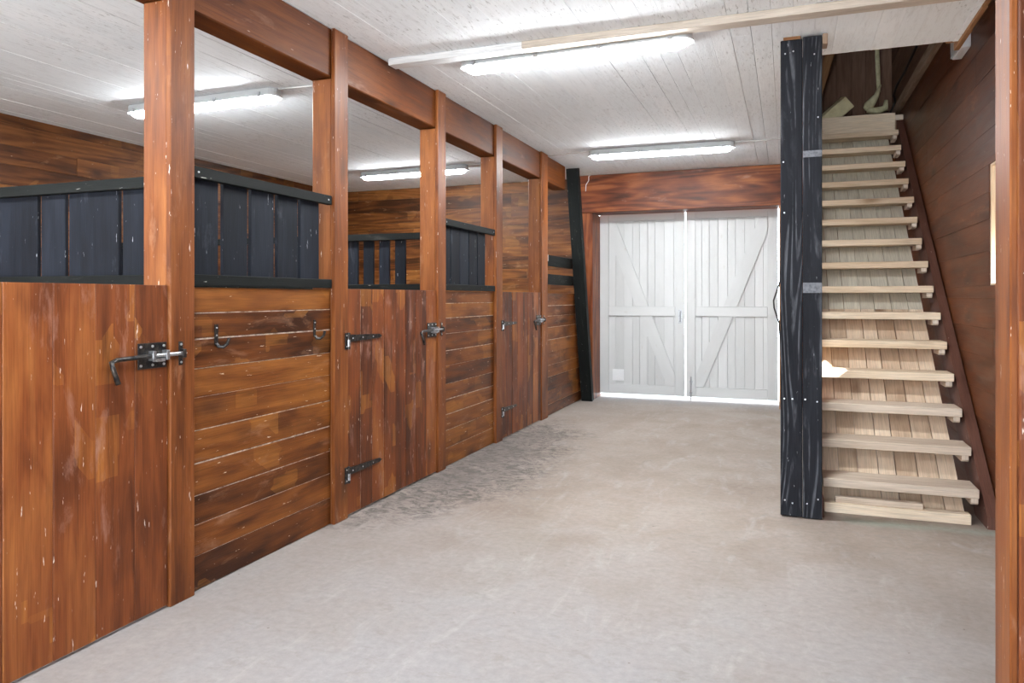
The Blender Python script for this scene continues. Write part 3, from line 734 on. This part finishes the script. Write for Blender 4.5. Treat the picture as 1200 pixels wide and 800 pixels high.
def stadium(x0, x1, yc, r, n=10):
    pts = []
    for k in range(n+1): a_ = -PI/2+PI*k/n; pts.append((x1-r+r*math.cos(a_), yc+r*math.sin(a_)))
    for k in range(n+1): a_ = PI/2+PI*k/n; pts.append((x0+r+r*math.cos(a_), yc+r*math.sin(a_)))
    return pts
def dome(mb, x0, x1, yc, r, z0, hgt, rings=5):
    prev = None
    for i in range(rings+1):
        a_ = PI/2*i/rings; rr = r*math.cos(a_)*.999+.001; z = z0-hgt*math.sin(a_)
        c = stadium(x0+r-rr, x1-r+rr, yc, rr); cur = [len(mb.v)+j for j in range(len(c))]; mb.v += [(p[0], p[1], z) for p in c]
        if prev:
            m_ = len(c)
            for j in range(m_):
                mb.f.append([prev[j], cur[j], cur[(j+1) % m_], prev[(j+1) % m_]]); mb.uv.append([(0, 0)]*4); mb.t.append(.5); mb.mi.append(0)
        prev = cur
    mb.f.append(prev[::-1]); mb.uv.append([(0, 0)]*len(prev)); mb.t.append(.5); mb.mi.append(0)
def ceiling_lamp(xc, yc, lab, rot=0.):
    t = thing('ceiling_light', lab, 'lamp', (xc, yc, HC), 'tube lamps on the ceiling'); L = .735
    b = MB(); b.prism(stadium(xc-L, xc+L, yc, .068), HC-.050, HC-.004, 'z'); b.build('tray', M['plastic_grey'], t, bevel=.004)
    b = MB(); b.prism(stadium(xc-L-.008, xc+L+.008, yc, .080), HC-.062, HC-.0505, 'z'); b.build('rim', M['clear'], t, bevel=.003)
    b = MB(); dome(b, xc-L+.03, xc+L-.03, yc, .064, HC-.0622, .036); b.build('diffuser', M['lamp'], t, bevel=0, smooth=True)
    for dx in (-.62, -.2, .2, .62):
        for s in (-1, 1): MB().box(xc+dx-.012, xc+dx+.012, yc+s*.078, yc+s*.085, HC-.072, HC-.034).build('clip', M['steel'], t, bevel=.001)
    t.rotation_euler[2] = rot
    return t
lamps = [(-1.245, 4.37, 'lit tube lamp on the aisle ceiling, close to the timber batten', -.03), (-1.22, 7.59, 'lit tube lamp on the aisle ceiling before the white doors', .02),
         (-4.25, 4.52, 'lit tube lamp over the nearest stall, partly hidden by the first post', -.02), (-4.21, 7.89, 'lit tube lamp over the far stalls, crossed by the third post', -.05),
         (-1.24, 1.1, 'lit tube lamp on the near aisle ceiling', 0), (-4.24, 1.1, 'lit tube lamp on the near stall ceiling', 0)]  # these two unseen lamps are added to brighten the near end
for xc, yc, lb, r_ in lamps: ceiling_lamp(xc, yc, lb, r_)
for pts, lb in (([(-3.51, 4.50, HC-.006), (-3.0, 4.52, HC-.006), (-2.61, 4.5, HC-.006)], 'thin white cable from the nearest stall lamp to the beam'),
                ([(-3.46, 7.84, HC-.006), (-3.0, 7.82, HC-.006), (-2.61, 7.75, HC-.006)], 'thin white cable from the far stall lamp to the beam'),
                ([(-2.44, 7.65, HC-.006), (-2.1, 7.60, HC-.006), (-1.96, 7.57, HC-.006)], 'thin white cable from the beam to the lamp before the doors'),
                ([(-.475, 7.60, HC-.006), (-.2, 7.62, HC-.006), (.08, 7.60, HC-.006)], 'thin white cable running right from the lamp before the doors')):
    b = MB(); b.tube(pts, .006, 6); tag(b.build('lamp_cable', M['cable_white'], bevel=0, smooth=True), lb, 'cable', 'ceiling lamp cables')
b = MB(); b.tube([(-2.30, 9.0, HC-.006), (-2.34, 9.05, HC-.02), (-2.345, 9.07, HC-.07), (-2.38, 9.07, HC-.12), (-2.385, 9.072, HC-.20)], .005, 6)
tag(b.build('stub_cable', M['cable_white'], bevel=0, smooth=True), 'short white cable end dangling at the left end of the lintel', 'cable')

# ------------------------------------------------------------------ light
w = bpy.data.worlds.new('sky'); bpy.context.scene.world = w; w.use_nodes = True
bg = w.node_tree.nodes['Background']; bg.inputs[0].default_value = (.82, .91, 1.0, 1); bg.inputs[1].default_value = 6.5
s = bpy.data.lights.new('sun', 'SUN'); s.energy = 16; s.angle = .009; s.color = (1, .95, .86)
so = bpy.data.objects.new('sun', s); C.objects.link(so)
so.rotation_euler = Vector((-.9, .9, -.72)).to_track_quat('-Z', 'Y').to_euler()

cam = bpy.data.cameras.new('camera'); co = bpy.data.objects.new('camera', cam); C.objects.link(co)
cam.sensor_width = 36; cam.lens = 865/1200*36; cam.shift_y = -(400-348.1)/1200; cam.clip_start = .05
co.location = (0, 0, 1.3); co.rotation_euler = (PI/2, 0, .3566)
sc = bpy.context.scene; sc.camera = co
sc.view_settings.view_transform = 'Standard'; sc.view_settings.look = 'None'; sc.view_settings.gamma = 1; sc.view_settings.use_curve_mapping = False
sc.view_settings.exposure = 0.68
sc.cycles.use_denoising = True; sc.cycles.diffuse_bounces = 6; sc.cycles.max_bounces = 10; sc.cycles.sample_clamp_indirect = 8
